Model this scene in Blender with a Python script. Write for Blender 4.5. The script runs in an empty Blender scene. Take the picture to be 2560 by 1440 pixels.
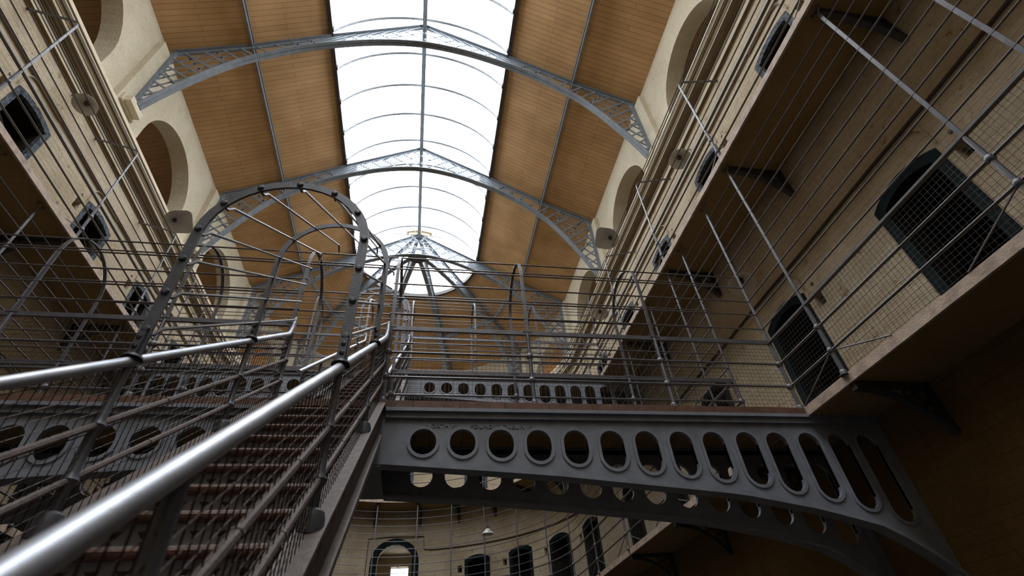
import bpy, math, random
from mathutils import Vector, Matrix
from mathutils.geometry import tessellate_polygon
random.seed(7)
sc = bpy.context.scene
col = sc.collection
sin, cos, pi, rad = math.sin, math.cos, math.pi, math.radians

# ------------------------------------------------------------------ camera
cam_d = bpy.data.cameras.new('camera'); cam = bpy.data.objects.new('camera', cam_d); col.objects.link(cam)
R_ = Vector((0.98747, -0.14713, -0.05715)); U_ = Vector((-0.05648, -0.66746, 0.74250)); F_ = Vector((0.14739, 0.72997, 0.66740))
cam.matrix_world = Matrix(((R_.x, U_.x, -F_.x, 0.6425), (R_.y, U_.y, -F_.y, 0.0), (R_.z, U_.z, -F_.z, 1.0), (0, 0, 0, 1)))
cam_d.sensor_width = 36.0; cam_d.lens = 1251.33/2560*36
cam_d.shift_x = 13.69/2560; cam_d.shift_y = -37.89/2560
cam_d.clip_start = 0.02; cam_d.clip_end = 200
cam_d.dof.use_dof = True; cam_d.dof.focus_distance = 6.0; cam_d.dof.aperture_fstop = 2.8
sc.camera = cam

# ------------------------------------------------------------------ sky and exposure
world = bpy.data.worlds.new('overcast_sky'); sc.world = world; world.use_nodes = True
bg = world.node_tree.nodes['Background']
bg.inputs[0].default_value = (0.93, 0.97, 1.0, 1); bg.inputs[1].default_value = 9.0
sc.view_settings.view_transform = 'Standard'; sc.view_settings.look = 'None'
sc.view_settings.exposure = 0.0; sc.view_settings.gamma = 1.0; sc.view_settings.use_curve_mapping = False
sc.cycles.max_bounces = 6; sc.cycles.diffuse_bounces = 4; sc.cycles.glossy_bounces = 2
sc.cycles.use_adaptive_sampling = True; sc.cycles.adaptive_threshold = 0.03; sc.cycles.adaptive_min_samples = 16
sc.cycles.transparent_max_bounces = 8; sc.cycles.sample_clamp_indirect = 8
sc.cycles.use_denoising = True

def portal(name, loc, sx, sy):
    d = bpy.data.lights.new(name, 'AREA'); d.shape = 'RECTANGLE'; d.size = sx; d.size_y = sy; d.energy = 1
    d.cycles.is_portal = True
    o = bpy.data.objects.new(name, d); col.objects.link(o); o.location = loc
    return o
portal('skylight_daylight', (0, 4.6, 15.8), 5.1, 27.2)

# ------------------------------------------------------------------ dimensions
W = 5.30      # cell walls
G = 4.494     # gallery edge
UW = 6.14     # clerestory walls
YB = -9.0     # hall end behind the camera
YA = 12.65    # centre of the apse, cell walls
YR = 15.63    # centre of the apse, roof
F1, F2 = 3.22, 6.49
Y0, D = 6.648, 4.491
BY1, BY2 = 4.27, 9.17
BW = 0.85
PROFILE = [(UW, 13.86), (4.36, 14.74), (2.56, 15.89), (0, 17.36)]

# ------------------------------------------------------------------ helpers
def setp(o, label=None, cat=None, group=None, kind=None):
    if label: o['label'] = label
    if cat: o['category'] = cat
    if group: o['group'] = group
    if kind: o['kind'] = kind
    return o

def empty(name, loc, label=None, cat=None, group=None, kind=None):
    o = bpy.data.objects.new(name, None); col.objects.link(o); o.location = loc
    o.empty_display_size = 0.1
    return setp(o, label, cat, group, kind)

def wloc(o):
    v = Vector(o.location)
    while o.parent:
        o = o.parent; v += Vector(o.location)
    return v

class MB:
    def __init__(s): s.v = []; s.f = []; s.uv = None
    def quad(s, a, b, c, d):
        n = len(s.v); s.v += [a, b, c, d]; s.f.append((n, n+1, n+2, n+3))
    def box(s, x0, x1, y0, y1, z0, z1):
        n = len(s.v)
        s.v += [(x0,y0,z0),(x1,y0,z0),(x1,y1,z0),(x0,y1,z0),(x0,y0,z1),(x1,y0,z1),(x1,y1,z1),(x0,y1,z1)]
        s.f += [(n,n+3,n+2,n+1),(n+4,n+5,n+6,n+7),(n,n+1,n+5,n+4),(n+1,n+2,n+6,n+5),(n+2,n+3,n+7,n+6),(n+3,n,n+4,n+7)]
        return s
    def prism(s, poly, fn, w0, w1):
        """poly (u,v) outline extruded between w0 and w1; fn(u,v,w)->xyz"""
        n = len(s.v); m = len(poly)
        s.v += [fn(u, v, w0) for u, v in poly] + [fn(u, v, w1) for u, v in poly]
        s.f.append(tuple(range(n, n+m))); s.f.append(tuple(range(n+2*m-1, n+m-1, -1)))
        for i in range(m):
            j = (i+1) % m; s.f.append((n+j, n+i, n+m+i, n+m+j))
        return s
    def bar(s, p0, p1, w, h, up=(0, 0, 1)):
        """flat bar: w across, h along 'up'"""
        p0 = Vector(p0); p1 = Vector(p1); d = (p1-p0).normalized(); up = Vector(up)
        side = d.cross(up)
        if side.length < 1e-4: side = d.cross(Vector((1, 0, 0)))
        side.normalize(); u2 = side.cross(d).normalized()
        n = len(s.v)
        for p in (p0, p1):
            for a, b in ((-1,-1),(1,-1),(1,1),(-1,1)):
                s.v.append(tuple(p + side*(a*w/2) + u2*(b*h/2)))
        s.f += [(n,n+1,n+2,n+3),(n+7,n+6,n+5,n+4),(n,n+4,n+5,n+1),(n+1,n+5,n+6,n+2),(n+2,n+6,n+7,n+3),(n+3,n+7,n+4,n)]
        return s
    def ribbon(s, pts, nrm, w, t):
        """flat strip along pts, w wide along fixed axis nrm, t thick"""
        pts = [Vector(p) for p in pts]; nrm = Vector(nrm).normalized(); n = len(s.v); m = len(pts)
        for i, p in enumerate(pts):
            d = (pts[min(i+1, m-1)] - pts[max(i-1, 0)]).normalized()
            b = d.cross(nrm).normalized()
            for a, c in ((-1,-1),(1,-1),(1,1),(-1,1)):
                s.v.append(tuple(p + nrm*(a*w/2) + b*(c*t/2)))
        for i in range(m-1):
            k = n+4*i
            for j in range(4):
                j2 = (j+1) % 4; s.f.append((k+j, k+4+j, k+4+j2, k+j2))
        s.f += [(n, n+1, n+2, n+3), (n+4*m-1, n+4*m-2, n+4*m-3, n+4*m-4)]
        return s
    def tube(s, pts, r, n=8, cap=True, closed=False):
        pts = [Vector(p) for p in pts]; m = len(pts); b0 = len(s.v); prev = None
        rr = r if isinstance(r, (list, tuple)) else [r]*m
        for i, p in enumerate(pts):
            if closed: d = (pts[(i+1) % m]-pts[i-1]).normalized()
            else: d = (pts[min(i+1, m-1)] - pts[max(i-1, 0)]).normalized()
            if prev is None:
                a = d.cross(Vector((0, 0, 1)))
                if a.length < 1e-3: a = d.cross(Vector((1, 0, 0)))
            else: a = prev - d*prev.dot(d)
            a.normalize(); prev = a; b = d.cross(a)
            for k in range(n):
                t = 2*pi*k/n; s.v.append(tuple(p + (a*cos(t)+b*sin(t))*rr[i]))
        for i in range(m if closed else m-1):
            for k in range(n):
                k2 = (k+1) % n; i2 = (i+1) % m
                s.f.append((b0+i*n+k, b0+i*n+k2, b0+i2*n+k2, b0+i2*n+k))
        if cap and not closed:
            s.f.append(tuple(b0+k for k in range(n-1, -1, -1))); s.f.append(tuple(b0+(m-1)*n+k for k in range(n)))
        return s
    def lathe(s, c, prof, axis=(0, 0, 1), n=16):
        """prof: (radius, height) pairs along axis from c"""
        c = Vector(c); ax = Vector(axis).normalized(); a = ax.cross(Vector((0, 1, 0)))
        if a.length < 1e-3: a = ax.cross(Vector((1, 0, 0)))
        a.normalize(); b = ax.cross(a); b0 = len(s.v)
        for r, h in prof:
            for k in range(n):
                t = 2*pi*k/n; s.v.append(tuple(c + ax*h + (a*cos(t)+b*sin(t))*r))
        for i in range(len(prof)-1):
            for k in range(n):
                k2 = (k+1) % n; s.f.append((b0+i*n+k, b0+i*n+k2, b0+(i+1)*n+k2, b0+(i+1)*n+k))
        return s
    def plate(s, outline, holes, fn, w0, w1, front_only=False):
        """flat plate with holes; fn(u,v,w)->xyz"""
        loops = [outline]+holes
        tris = tessellate_polygon([[Vector((u, v, 0)) for u, v in L] for L in loops])
        flat = [p for L in loops for p in L]; n = len(s.v); m = len(flat)
        s.v += [fn(u, v, w0) for u, v in flat]
        s.v += [fn(u, v, w1) for u, v in flat]
        for t in tris:
            s.f.append(tuple(n+i for i in t)); s.f.append(tuple(n+m+i for i in reversed(t)))
        k = 0
        for L in loops:
            q = len(L)
            for i in range(q):
                j = (i+1) % q; s.f.append((n+k+i, n+k+j, n+m+k+j, n+m+k+i))
            k += q
        return s
    def build(s, name, mat, parent=None, smooth=False, kind=None, uvs=None, origin=None):
        if not s.v: return None
        if parent is not None: off = wloc(parent)
        elif origin is not None: off = Vector(origin)
        else:
            xs = [p[0] for p in s.v]; ys = [p[1] for p in s.v]; zs = [p[2] for p in s.v]
            off = Vector(((min(xs)+max(xs))/2, (min(ys)+max(ys))/2, min(zs)))
        me = bpy.data.meshes.new(name)
        me.from_pydata([(p[0]-off.x, p[1]-off.y, p[2]-off.z) for p in s.v], [], s.f)
        me.update()
        o = bpy.data.objects.new(name, me); col.objects.link(o); me.materials.append(mat)
        if parent is not None: o.parent = parent
        else: o.location = off
        if smooth:
            me.polygons.foreach_set('use_smooth', [True]*len(me.polygons))
            me.set_sharp_from_angle(angle=rad(40))
        if s.uv:
            L = me.uv_layers.new(name='UVMap')
            k = 0
            for f, uvf in zip(s.f, s.uv):
                for q in uvf:
                    L.data[k].uv = q; k += 1
        if kind: o['kind'] = kind
        return o

def arc(c, r, a0, a1, n):
    return [(c[0]+r*cos(a0+(a1-a0)*i/n), c[1]+r*sin(a0+(a1-a0)*i/n)) for i in range(n+1)]

# ------------------------------------------------------------------ materials
def newmat(name):
    m = bpy.data.materials.new(name); m.use_nodes = True
    nt = m.node_tree; return m, nt, nt.nodes, nt.links, nt.nodes['Principled BSDF']

def metal_paint(name, c, rough=0.5, metallic=0.0, var=0.25, scale=14, bump=0.15, c2=None, spec=0.5):
    m, nt, N, L, P = newmat(name)
    tc = N.new('ShaderNodeTexCoord'); no = N.new('ShaderNodeTexNoise'); no.inputs['Scale'].default_value = scale
    no.inputs['Detail'].default_value = 6
    L.new(tc.outputs['Object'], no.inputs['Vector'])
    cr = N.new('ShaderNodeValToRGB'); cr.color_ramp.elements[0].position = 0.3; cr.color_ramp.elements[1].position = 0.75
    cr.color_ramp.elements[0].color = tuple(x*(1-var) for x in c)+(1,)
    cr.color_ramp.elements[1].color = tuple(x*(1+var) for x in (c2 or c))+(1,)
    L.new(no.outputs['Fac'], cr.inputs[0]); L.new(cr.outputs[0], P.inputs['Base Color'])
    P.inputs['Roughness'].default_value = rough; P.inputs['Metallic'].default_value = metallic
    P.inputs['Specular IOR Level'].default_value = spec
    if bump:
        n2 = N.new('ShaderNodeTexNoise'); n2.inputs['Scale'].default_value = scale*6; L.new(tc.outputs['Object'], n2.inputs['Vector'])
        b = N.new('ShaderNodeBump'); b.inputs['Strength'].default_value = bump; b.inputs['Distance'].default_value = 0.004
        L.new(n2.outputs['Fac'], b.inputs['Height']); L.new(b.outputs[0], P.inputs['Normal'])
    return m

def plaster(name, c, c_dirty, brick=True, bump=0.6, flake=0.0, coords='UV', bw=0.24, bh=0.085, mortar=0.008):
    """limewashed masonry: courses show through as relief"""
    m, nt, N, L, P = newmat(name)
    tc = N.new('ShaderNodeTexCoord')
    out = tc.outputs['UV'] if coords == 'UV' else tc.outputs['Object']
    n1 = N.new('ShaderNodeTexNoise'); n1.inputs['Scale'].default_value = 1.3; n1.inputs['Detail'].default_value = 8; n1.inputs['Roughness'].default_value = 0.65
    n2 = N.new('ShaderNodeTexNoise'); n2.inputs['Scale'].default_value = 22; n2.inputs['Detail'].default_value = 8
    L.new(tc.outputs['Object'], n1.inputs['Vector']); L.new(tc.outputs['Object'], n2.inputs['Vector'])
    cr = N.new('ShaderNodeValToRGB'); cr.color_ramp.elements[0].position = 0.34; cr.color_ramp.elements[1].position = 0.62
    cr.color_ramp.elements[0].color = tuple(c_dirty)+(1,); cr.color_ramp.elements[1].color = tuple(c)+(1,)
    L.new(n1.outputs['Fac'], cr.inputs[0])
    mx = N.new('ShaderNodeMix'); mx.data_type = 'RGBA'; mx.blend_type = 'MULTIPLY'; mx.inputs[0].default_value = 0.35
    L.new(cr.outputs[0], mx.inputs[6]); L.new(n2.outputs['Fac'], mx.inputs[7])
    last = mx.outputs[2]
    if flake > 0:
        n3 = N.new('ShaderNodeTexNoise'); n3.inputs['Scale'].default_value = 5; n3.inputs['Detail'].default_value = 10; n3.inputs['Roughness'].default_value = 0.75
        L.new(tc.outputs['Object'], n3.inputs['Vector'])
        r3 = N.new('ShaderNodeValToRGB'); r3.color_ramp.elements[0].position = 0.66-flake*0.1; r3.color_ramp.elements[1].position = 0.70-flake*0.1
        L.new(n3.outputs['Fac'], r3.inputs[0])
        m3 = N.new('ShaderNodeMix'); m3.data_type = 'RGBA'; L.new(r3.outputs[0], m3.inputs[0]); L.new(last, m3.inputs[6])
        m3.inputs[7].default_value = (c[0]*0.45, c[1]*0.36, c[2]*0.25, 1); last = m3.outputs[2]
    L.new(last, P.inputs['Base Color']); P.inputs['Roughness'].default_value = 0.85; P.inputs['Specular IOR Level'].default_value = 0.25
    b2 = N.new('ShaderNodeBump'); b2.inputs['Strength'].default_value = bump; b2.inputs['Distance'].default_value = 0.012
    L.new(n2.outputs['Fac'], b2.inputs['Height'])
    nrm = b2.outputs[0]
    if brick:
        mp = N.new('ShaderNodeMapping'); L.new(out, mp.inputs['Vector'])
        ad = N.new('ShaderNodeVectorMath'); ad.operation = 'MULTIPLY_ADD'
        n4 = N.new('ShaderNodeTexNoise'); n4.inputs['Scale'].default_value = 7; L.new(out, n4.inputs['Vector'])
        L.new(n4.outputs['Color'], ad.inputs[0]); ad.inputs[1].default_value = (0.03, 0.03, 0); L.new(mp.outputs[0], ad.inputs[2])
        bt = N.new('ShaderNodeTexBrick'); bt.inputs['Scale'].default_value = 1; bt.inputs['Brick Width'].default_value = bw
        bt.inputs['Row Height'].default_value = bh; bt.inputs['Mortar Size'].default_value = mortar; bt.inputs['Mortar Smooth'].default_value = 0.8
        L.new(ad.outputs[0], bt.inputs['Vector'])
        iv = N.new('ShaderNodeMath'); iv.operation = 'SUBTRACT'; iv.inputs[0].default_value = 1; L.new(bt.outputs['Fac'], iv.inputs[1])
        b1 = N.new('ShaderNodeBump'); b1.inputs['Strength'].default_value = bump*0.75; b1.inputs['Distance'].default_value = 0.012
        L.new(iv.outputs[0], b1.inputs['Height']); L.new(nrm, b1.inputs['Normal']); nrm = b1.outputs[0]
    L.new(nrm, P.inputs['Normal'])
    return m

def boards(name, c, row=0.115, length=2.6):
    m, nt, N, L, P = newmat(name)
    tc = N.new('ShaderNodeTexCoord')
    bt = N.new('ShaderNodeTexBrick'); bt.inputs['Scale'].default_value = 1
    bt.inputs['Brick Width'].default_value = length; bt.inputs['Row Height'].default_value = row
    bt.inputs['Mortar Size'].default_value = 0.0045; bt.inputs['Mortar Smooth'].default_value = 0.3
    bt.inputs['Color1'].default_value = tuple(x*0.93 for x in c)+(1,); bt.inputs['Color2'].default_value = tuple(x*1.07 for x in c)+(1,)
    bt.inputs['Mortar'].default_value = (c[0]*0.42, c[1]*0.36, c[2]*0.3, 1); bt.offset = 0.37
    L.new(tc.outputs['UV'], bt.inputs['Vector'])
    no = N.new('ShaderNodeTexNoise'); no.inputs['Scale'].default_value = 1.1; no.inputs['Detail'].default_value = 7
    L.new(tc.outputs['Object'], no.inputs['Vector'])
    cr = N.new('ShaderNodeValToRGB'); cr.color_ramp.elements[0].position = 0.3; cr.color_ramp.elements[1].position = 0.7
    cr.color_ramp.elements[0].color = (0.72, 0.68, 0.62, 1); cr.color_ramp.elements[1].color = (1, 1, 1, 1)
    L.new(no.outputs['Fac'], cr.inputs[0])
    mx = N.new('ShaderNodeMix'); mx.data_type = 'RGBA'; mx.blend_type = 'MULTIPLY'; mx.inputs[0].default_value = 1
    L.new(bt.outputs['Color'], mx.inputs[6]); L.new(cr.outputs[0], mx.inputs[7])
    L.new(mx.outputs[2], P.inputs['Base Color']); P.inputs['Roughness'].default_value = 0.55; P.inputs['Specular IOR Level'].default_value = 0.3
    iv = N.new('ShaderNodeMath'); iv.operation = 'SUBTRACT'; iv.inputs[0].default_value = 1; L.new(bt.outputs['Fac'], iv.inputs[1])
    b = N.new('ShaderNodeBump'); b.inputs['Strength'].default_value = 0.6; b.inputs['Distance'].default_value = 0.01
    L.new(iv.outputs[0], b.inputs['Height']); L.new(b.outputs[0], P.inputs['Normal'])
    return m

M = {}
M['cream'] = plaster('limewashed_masonry', (0.60, 0.505, 0.375), (0.47, 0.375, 0.255), flake=0.55)
M['upper'] = plaster('limewashed_render', (0.66, 0.585, 0.45), (0.56, 0.485, 0.36), brick=False, bump=0.9, flake=0.25)
M['ochre'] = plaster('ochre_limewash', (0.26, 0.165, 0.065), (0.19, 0.115, 0.042), bump=0.7, bw=0.34, bh=0.1)
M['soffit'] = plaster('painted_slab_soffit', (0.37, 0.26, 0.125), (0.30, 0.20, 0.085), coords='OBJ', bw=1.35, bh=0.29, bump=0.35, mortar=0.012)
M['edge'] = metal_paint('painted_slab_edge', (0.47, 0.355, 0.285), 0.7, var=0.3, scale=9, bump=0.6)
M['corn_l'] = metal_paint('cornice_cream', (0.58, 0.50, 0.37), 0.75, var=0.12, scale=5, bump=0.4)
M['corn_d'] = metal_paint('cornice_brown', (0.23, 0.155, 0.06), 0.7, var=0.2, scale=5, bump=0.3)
M['boards'] = boards('varnished_ceiling_boards', (0.56, 0.345, 0.170), 0.135, 3.2)
M['deckwood'] = boards('deck_boards', (0.30, 0.145, 0.05), 0.16, 3)
M['truss'] = metal_paint('truss_blue_grey_paint', (0.165, 0.185, 0.215), 0.55, var=0.18, scale=6, spec=0.3)
M['iron'] = metal_paint('girder_grey_paint', (0.205, 0.222, 0.268), 0.5, var=0.16, scale=7, bump=0.35)
M['irond'] = metal_paint('hoop_dark_iron', (0.10, 0.106, 0.13), 0.42, 0.2, var=0.2, scale=12, bump=0.3)
M['rail'] = metal_paint('railing_grey_iron', (0.125, 0.125, 0.145), 0.4, 0.3, var=0.22, scale=12, bump=0.2)
M['railb'] = metal_paint('railing_brown_iron', (0.115, 0.108, 0.115), 0.45, 0.2, var=0.22, scale=12, bump=0.2)
M['rod'] = metal_paint('worn_iron_rod', (0.14, 0.13, 0.135), 0.4, 0.45, var=0.3, scale=18, bump=0.25)
M['dusty'] = metal_paint('dusty_brown_iron', (0.17, 0.135, 0.13), 0.6, 0.1, var=0.25, scale=30, bump=0.6)
M['steel'] = metal_paint('polished_handrail_steel', (0.42, 0.44, 0.50), 0.45, 0.8, var=0.22, scale=9, bump=0.12)
M['mesh'] = metal_paint('wire_mesh', (0.016, 0.011, 0.010), 0.5, 0.3, var=0.2, scale=20, bump=0)
M['meshl'] = metal_paint('galvanised_wire_mesh', (0.06, 0.055, 0.052), 0.5, 0.3, var=0.2, scale=20, bump=0)
M['tread'] = metal_paint('tread_brown_timber', (0.135, 0.072, 0.055), 0.6, var=0.35, scale=16, bump=0.6)
M['plank'] = metal_paint('deck_edge_timber', (0.135, 0.066, 0.042), 0.65, var=0.35, scale=9, bump=0.8)
M['teal'] = metal_paint('door_margin_teal_paint', (0.007, 0.0135, 0.016), 0.75, var=0.5, scale=10, bump=0.5, spec=0.12)
M['margin'] = metal_paint('door_margin_slate_paint', (0.07, 0.085, 0.105), 0.75, var=0.85, scale=22, bump=1.0, spec=0.2)
M['cell'] = metal_paint('cell_painted_shade', (0.018, 0.015, 0.012), 0.95, var=0.2, scale=3, bump=0.2, spec=0.05)  # near-black paints in the darkness of unlit cells, reveals and niches
M['cast'] = metal_paint('cast_iron_bracket', (0.045, 0.042, 0.045), 0.5, 0.1, var=0.3, scale=15, bump=0.4)
M['frame'] = metal_paint('skylight_frame_brown', (0.055, 0.045, 0.05), 0.5, var=0.2, scale=6)
M['rib'] = metal_paint('glazing_bar_grey', (0.20, 0.22, 0.25), 0.5, var=0.1, scale=6)
M['shade'] = metal_paint('lamp_enamel_grey', (0.56, 0.55, 0.53), 0.45, var=0.08, scale=6, bump=0)
M['bulb'] = metal_paint('lamp_socket', (0.05, 0.045, 0.04), 0.4, var=0.1, scale=6, bump=0)
M['cable'] = metal_paint('cable_sheath', (0.06, 0.05, 0.045), 0.6, var=0.2, scale=6, bump=0)
M['conduit'] = metal_paint('painted_conduit', (0.33, 0.26, 0.17), 0.6, var=0.2, scale=6, bump=0)
M['floor'] = plaster('flagstone_floor', (0.07, 0.062, 0.055), (0.05, 0.044, 0.038), coords='OBJ', bw=0.9, bh=0.6, bump=0.4, mortar=0.02)
m, nt, N, L, P = newmat('skylight_glass')
for n in list(N):
    if n.type != 'OUTPUT_MATERIAL': N.remove(n)
tr = N.new('ShaderNodeBsdfTransparent'); tr.inputs[0].default_value = (0.97, 0.98, 0.98, 1)
gl = N.new('ShaderNodeBsdfGlossy'); gl.inputs['Roughness'].default_value = 0.1
mx = N.new('ShaderNodeMixShader'); mx.inputs[0].default_value = 0.05
out = [n for n in N if n.type == 'OUTPUT_MATERIAL'][0]
L.new(tr.outputs[0], mx.inputs[1]); L.new(gl.outputs[0], mx.inputs[2]); L.new(mx.outputs[0], out.inputs[0]); M['glass'] = m

# ------------------------------------------------------------------ wall surfaces
def fR(u, z, d): return (W+d, u, z)
def fL(u, z, d): return (-W-d, u, z)
def fA(u, z, d):
    a = u/W; return ((W+d)*sin(a), YA+(W+d)*cos(a), z)
def gR(u, z, d): return (UW+d, u, z)
def gL(u, z, d): return (-UW-d, u, z)
def gA(u, z, d):
    a = u/UW; return ((UW+d)*sin(a), YR+(UW+d)*cos(a), z)

def door_top(uc, w, zs, rise, n=6):
    """segmental arch from left spring to right spring"""
    r = (w*w/4+rise*rise)/(2*rise); a = math.asin(min(1, w/2/r)); zc = zs+rise-r
    return [(uc+r*sin(-a+2*a*i/n), zc+r*cos(-a+2*a*i/n)) for i in range(n+1)]

def wall_band(mb, fn, u0, u1, z0, z1, ops, step=None, depth=0.32):
    """ops: (zbottom, topprofile) sorted in u"""
    if mb.uv is None: mb.uv = []
    def q(a, b, c, d, e=0.0):
        for p in (a, b, c, d): pass
        mb.quad(fn(a[0], a[1], 0), fn(b[0], b[1], 0), fn(c[0], c[1], 0), fn(d[0], d[1], 0)); mb.uv.append([a, b, c, d])
    def solid(a, b):
        if b-a < 1e-5: return
        k = 1 if not step else max(1, int(math.ceil((b-a)/step)))
        for i in range(k):
            x0 = a+(b-a)*i/k; x1 = a+(b-a)*(i+1)/k
            q((x0, z0), (x1, z0), (x1, z1), (x0, z1))
    cur = u0
    for zb, prof in ops:
        a, b = prof[0][0], prof[-1][0]
        solid(cur, a); cur = b
        for i in range(len(prof)-1):
            (x0, y0), (x1, y1) = prof[i], prof[i+1]
            if x1-x0 > 1e-5:
                if z1 > max(y0, y1)+1e-5: q((x0, y0), (x1, y1), (x1, z1), (x0, z1))
                if zb > z0+1e-5: q((x0, z0), (x1, z0), (x1, zb), (x0, zb))
        loop = [(a, zb)] + list(prof) + [(b, zb)]
        for i in range(len(loop)):
            (x0, y0), (x1, y1) = loop[i], loop[(i+1) % len(loop)]
            if abs(x0-x1)+abs(y0-y1) < 1e-6: continue
            mb.quad(fn(x0, y0, 0), fn(x1, y1, 0), fn(x1, y1, depth), fn(x0, y0, depth))
            mb.uv.append([(x0, y0), (x1, y1), (x1, y1+depth), (x0, y0+depth)])
    solid(cur, u1)

def door_unit(name, fn, uc, zf, matm, w_out=0.84, w_in=0.62, h=1.70, rise=0.12, rise_in=0.09):
    if matm is M['margin']: rise, rise_in = 0.075, 0.06
    """painted margin round the opening + dark cell behind"""
    zs = zf+h-rise
    outer = [(uc-w_out/2, zf+0.005)] + door_top(uc, w_out, zs+0.02, rise, 8) + [(uc+w_out/2, zf+0.005)]
    inner = [(uc-w_in/2, zf+0.005)] + door_top(uc, w_in, zs-0.06, rise_in, 8) + [(uc+w_in/2, zf+0.005)]
    mb = MB(); n = len(outer)
    for (d0, d1, A, B) in ((-0.012, -0.012, outer, inner), (-0.012, 0.05, inner, inner), (0.0, -0.012, outer, outer)):
        for i in range(n-1):
            mb.quad(fn(A[i][0], A[i][1], d0), fn(A[i+1][0], A[i+1][1], d0), fn(B[i+1][0], B[i+1][1], d1), fn(B[i][0], B[i][1], d1))
    c = fn(uc, zf, 0)
    root = empty(name, c, kind='structure')
    mb.build('door_margin', matm, root)
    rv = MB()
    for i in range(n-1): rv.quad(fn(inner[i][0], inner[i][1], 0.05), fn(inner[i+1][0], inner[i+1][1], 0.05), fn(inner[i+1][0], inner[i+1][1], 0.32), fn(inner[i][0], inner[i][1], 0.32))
    rv.build('door_reveal', M['cell'], root)  # reveal's fade into shade is painted with the near-black colour
    cb = MB()      # the cell behind the doorway, its unlit darkness put into the colour
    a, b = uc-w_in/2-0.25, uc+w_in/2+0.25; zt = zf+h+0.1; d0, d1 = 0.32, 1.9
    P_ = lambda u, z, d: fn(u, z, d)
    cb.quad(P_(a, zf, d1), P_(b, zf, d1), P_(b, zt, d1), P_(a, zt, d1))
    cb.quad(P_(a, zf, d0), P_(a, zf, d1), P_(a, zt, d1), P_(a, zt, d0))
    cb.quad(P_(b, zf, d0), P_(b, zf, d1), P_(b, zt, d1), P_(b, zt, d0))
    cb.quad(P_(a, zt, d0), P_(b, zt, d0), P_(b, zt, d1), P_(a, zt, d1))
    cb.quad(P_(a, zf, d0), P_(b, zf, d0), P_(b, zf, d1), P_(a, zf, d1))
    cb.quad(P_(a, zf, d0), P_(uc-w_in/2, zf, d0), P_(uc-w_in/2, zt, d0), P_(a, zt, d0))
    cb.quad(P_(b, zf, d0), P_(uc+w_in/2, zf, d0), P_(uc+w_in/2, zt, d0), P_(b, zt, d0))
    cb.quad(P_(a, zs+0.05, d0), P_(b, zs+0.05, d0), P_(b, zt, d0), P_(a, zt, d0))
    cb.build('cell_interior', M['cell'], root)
    return root

def opening(uc, zf, h=1.70):
    rise, rin = (0.12, 0.09) if zf < 5 else (0.075, 0.06)      # clears the painted margin's inner edge
    return (zf, door_top(uc, 0.72, zf+h-rise-0.03, rin+0.01, 8))
def niche(uc, zf):
    return (zf+1.28, [(uc-0.07, zf+1.47), (uc+0.07, zf+1.47)])

YR_DOORS = [0.38, 2.50, 4.66, 6.80, 8.95, 11.05]
YL_DOORS = [0.60, 2.72, 4.85, 6.99, 9.08, 11.20]
nd = [0]
def dn():
    nd[0] += 1; return 'door_%d' % nd[0]

for side, fn, ys in (('right', fR, YR_DOORS), ('left', fL, YL_DOORS)):
    mb = MB(); mg = MB()
    wall_band(mg, fn, YB, YA, 0, F1-0.04, [])
    mg.build('wall_%s_ground' % side, M['ochre'], kind='structure')
    for zf, zt, mm in ((F1-0.04, F2-0.04, M['teal']), (F2-0.04, 9.72, M['margin'])):
        ops = []
        fl = zf+0.04
        for y in ys:
            ops += [niche(y-0.58, fl), opening(y, fl)]
        wall_band(mb, fn, YB, YA, zf, zt, ops)
        for y in ys:
            d_ = door_unit(dn(), fn, y, fl, mm, w_in=0.66 if mm is M['margin'] else 0.62)
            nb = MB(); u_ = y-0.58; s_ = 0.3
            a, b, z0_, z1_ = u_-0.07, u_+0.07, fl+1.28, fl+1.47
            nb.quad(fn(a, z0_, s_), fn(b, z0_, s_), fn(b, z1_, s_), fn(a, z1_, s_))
            nb.build('niche_back', M['cell'], d_)  # shade at the back of the niche painted near-black
            hb = MB(); hb.lathe(fn(y-0.60, fl+1.60, 0.001), [(0.022, 0), (0.020, 0.012), (0.0, 0.012)], (-1 if side == 'right' else 1, 0, 0), 10)
            hb.build('bell_hole', M['bulb'], d_)
            MB().tube([fn(y+0.35, fl+1.96, -0.02), fn(y-0.30, fl+1.96, -0.02), fn(y-0.40, fl+1.93, -0.02), fn(y-0.45, fl+1.86, -0.02), fn(y-0.465, fl+1.62, -0.015)], 0.010, 6).build('door_conduit', M['conduit'], d_, smooth=True)
    mb.build('wall_%s' % side, M['cream'], kind='structure')

# apse (curved end of the hall)
mb = MB(); mg = MB(); U1 = W*pi/2
wall_band(mg, fA, -U1, U1, 0, F1-0.04, [], 0.35)
mg.build('wall_back_ground', M['ochre'], kind='structure')
A_DOORS = [28.5, 44.8, 61.3, 77.5]
def big_arch(w, zs, n=12):
    return [(-w*cos(pi*i/n), zs+w*0.92*sin(pi*i/n)) for i in range(n+1)]
ops = []
for a in sorted([-x for x in A_DOORS]+[0]+A_DOORS):
    if a == 0: ops.append((F1, big_arch(0.54, F1+1.70)))
    else: ops += [niche(W*rad(a)-0.58, F1) if a > 0 else None, opening(W*rad(a), F1), niche(W*rad(a)+0.58, F1) if a < 0 else None]
ops = [o for o in ops if o]
wall_band(mb, fA, -U1, U1, F1-0.04, F2-0.04, ops, 0.35)
ops = []
for a in sorted([-x for x in A_DOORS]+[0]+A_DOORS): ops.append(opening(W*rad(a), F2))
wall_band(mb, fA, -U1, U1, F2-0.04, 9.72, ops, 0.35)
mb.build('wall_back', M['cream'], kind='structure')
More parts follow.
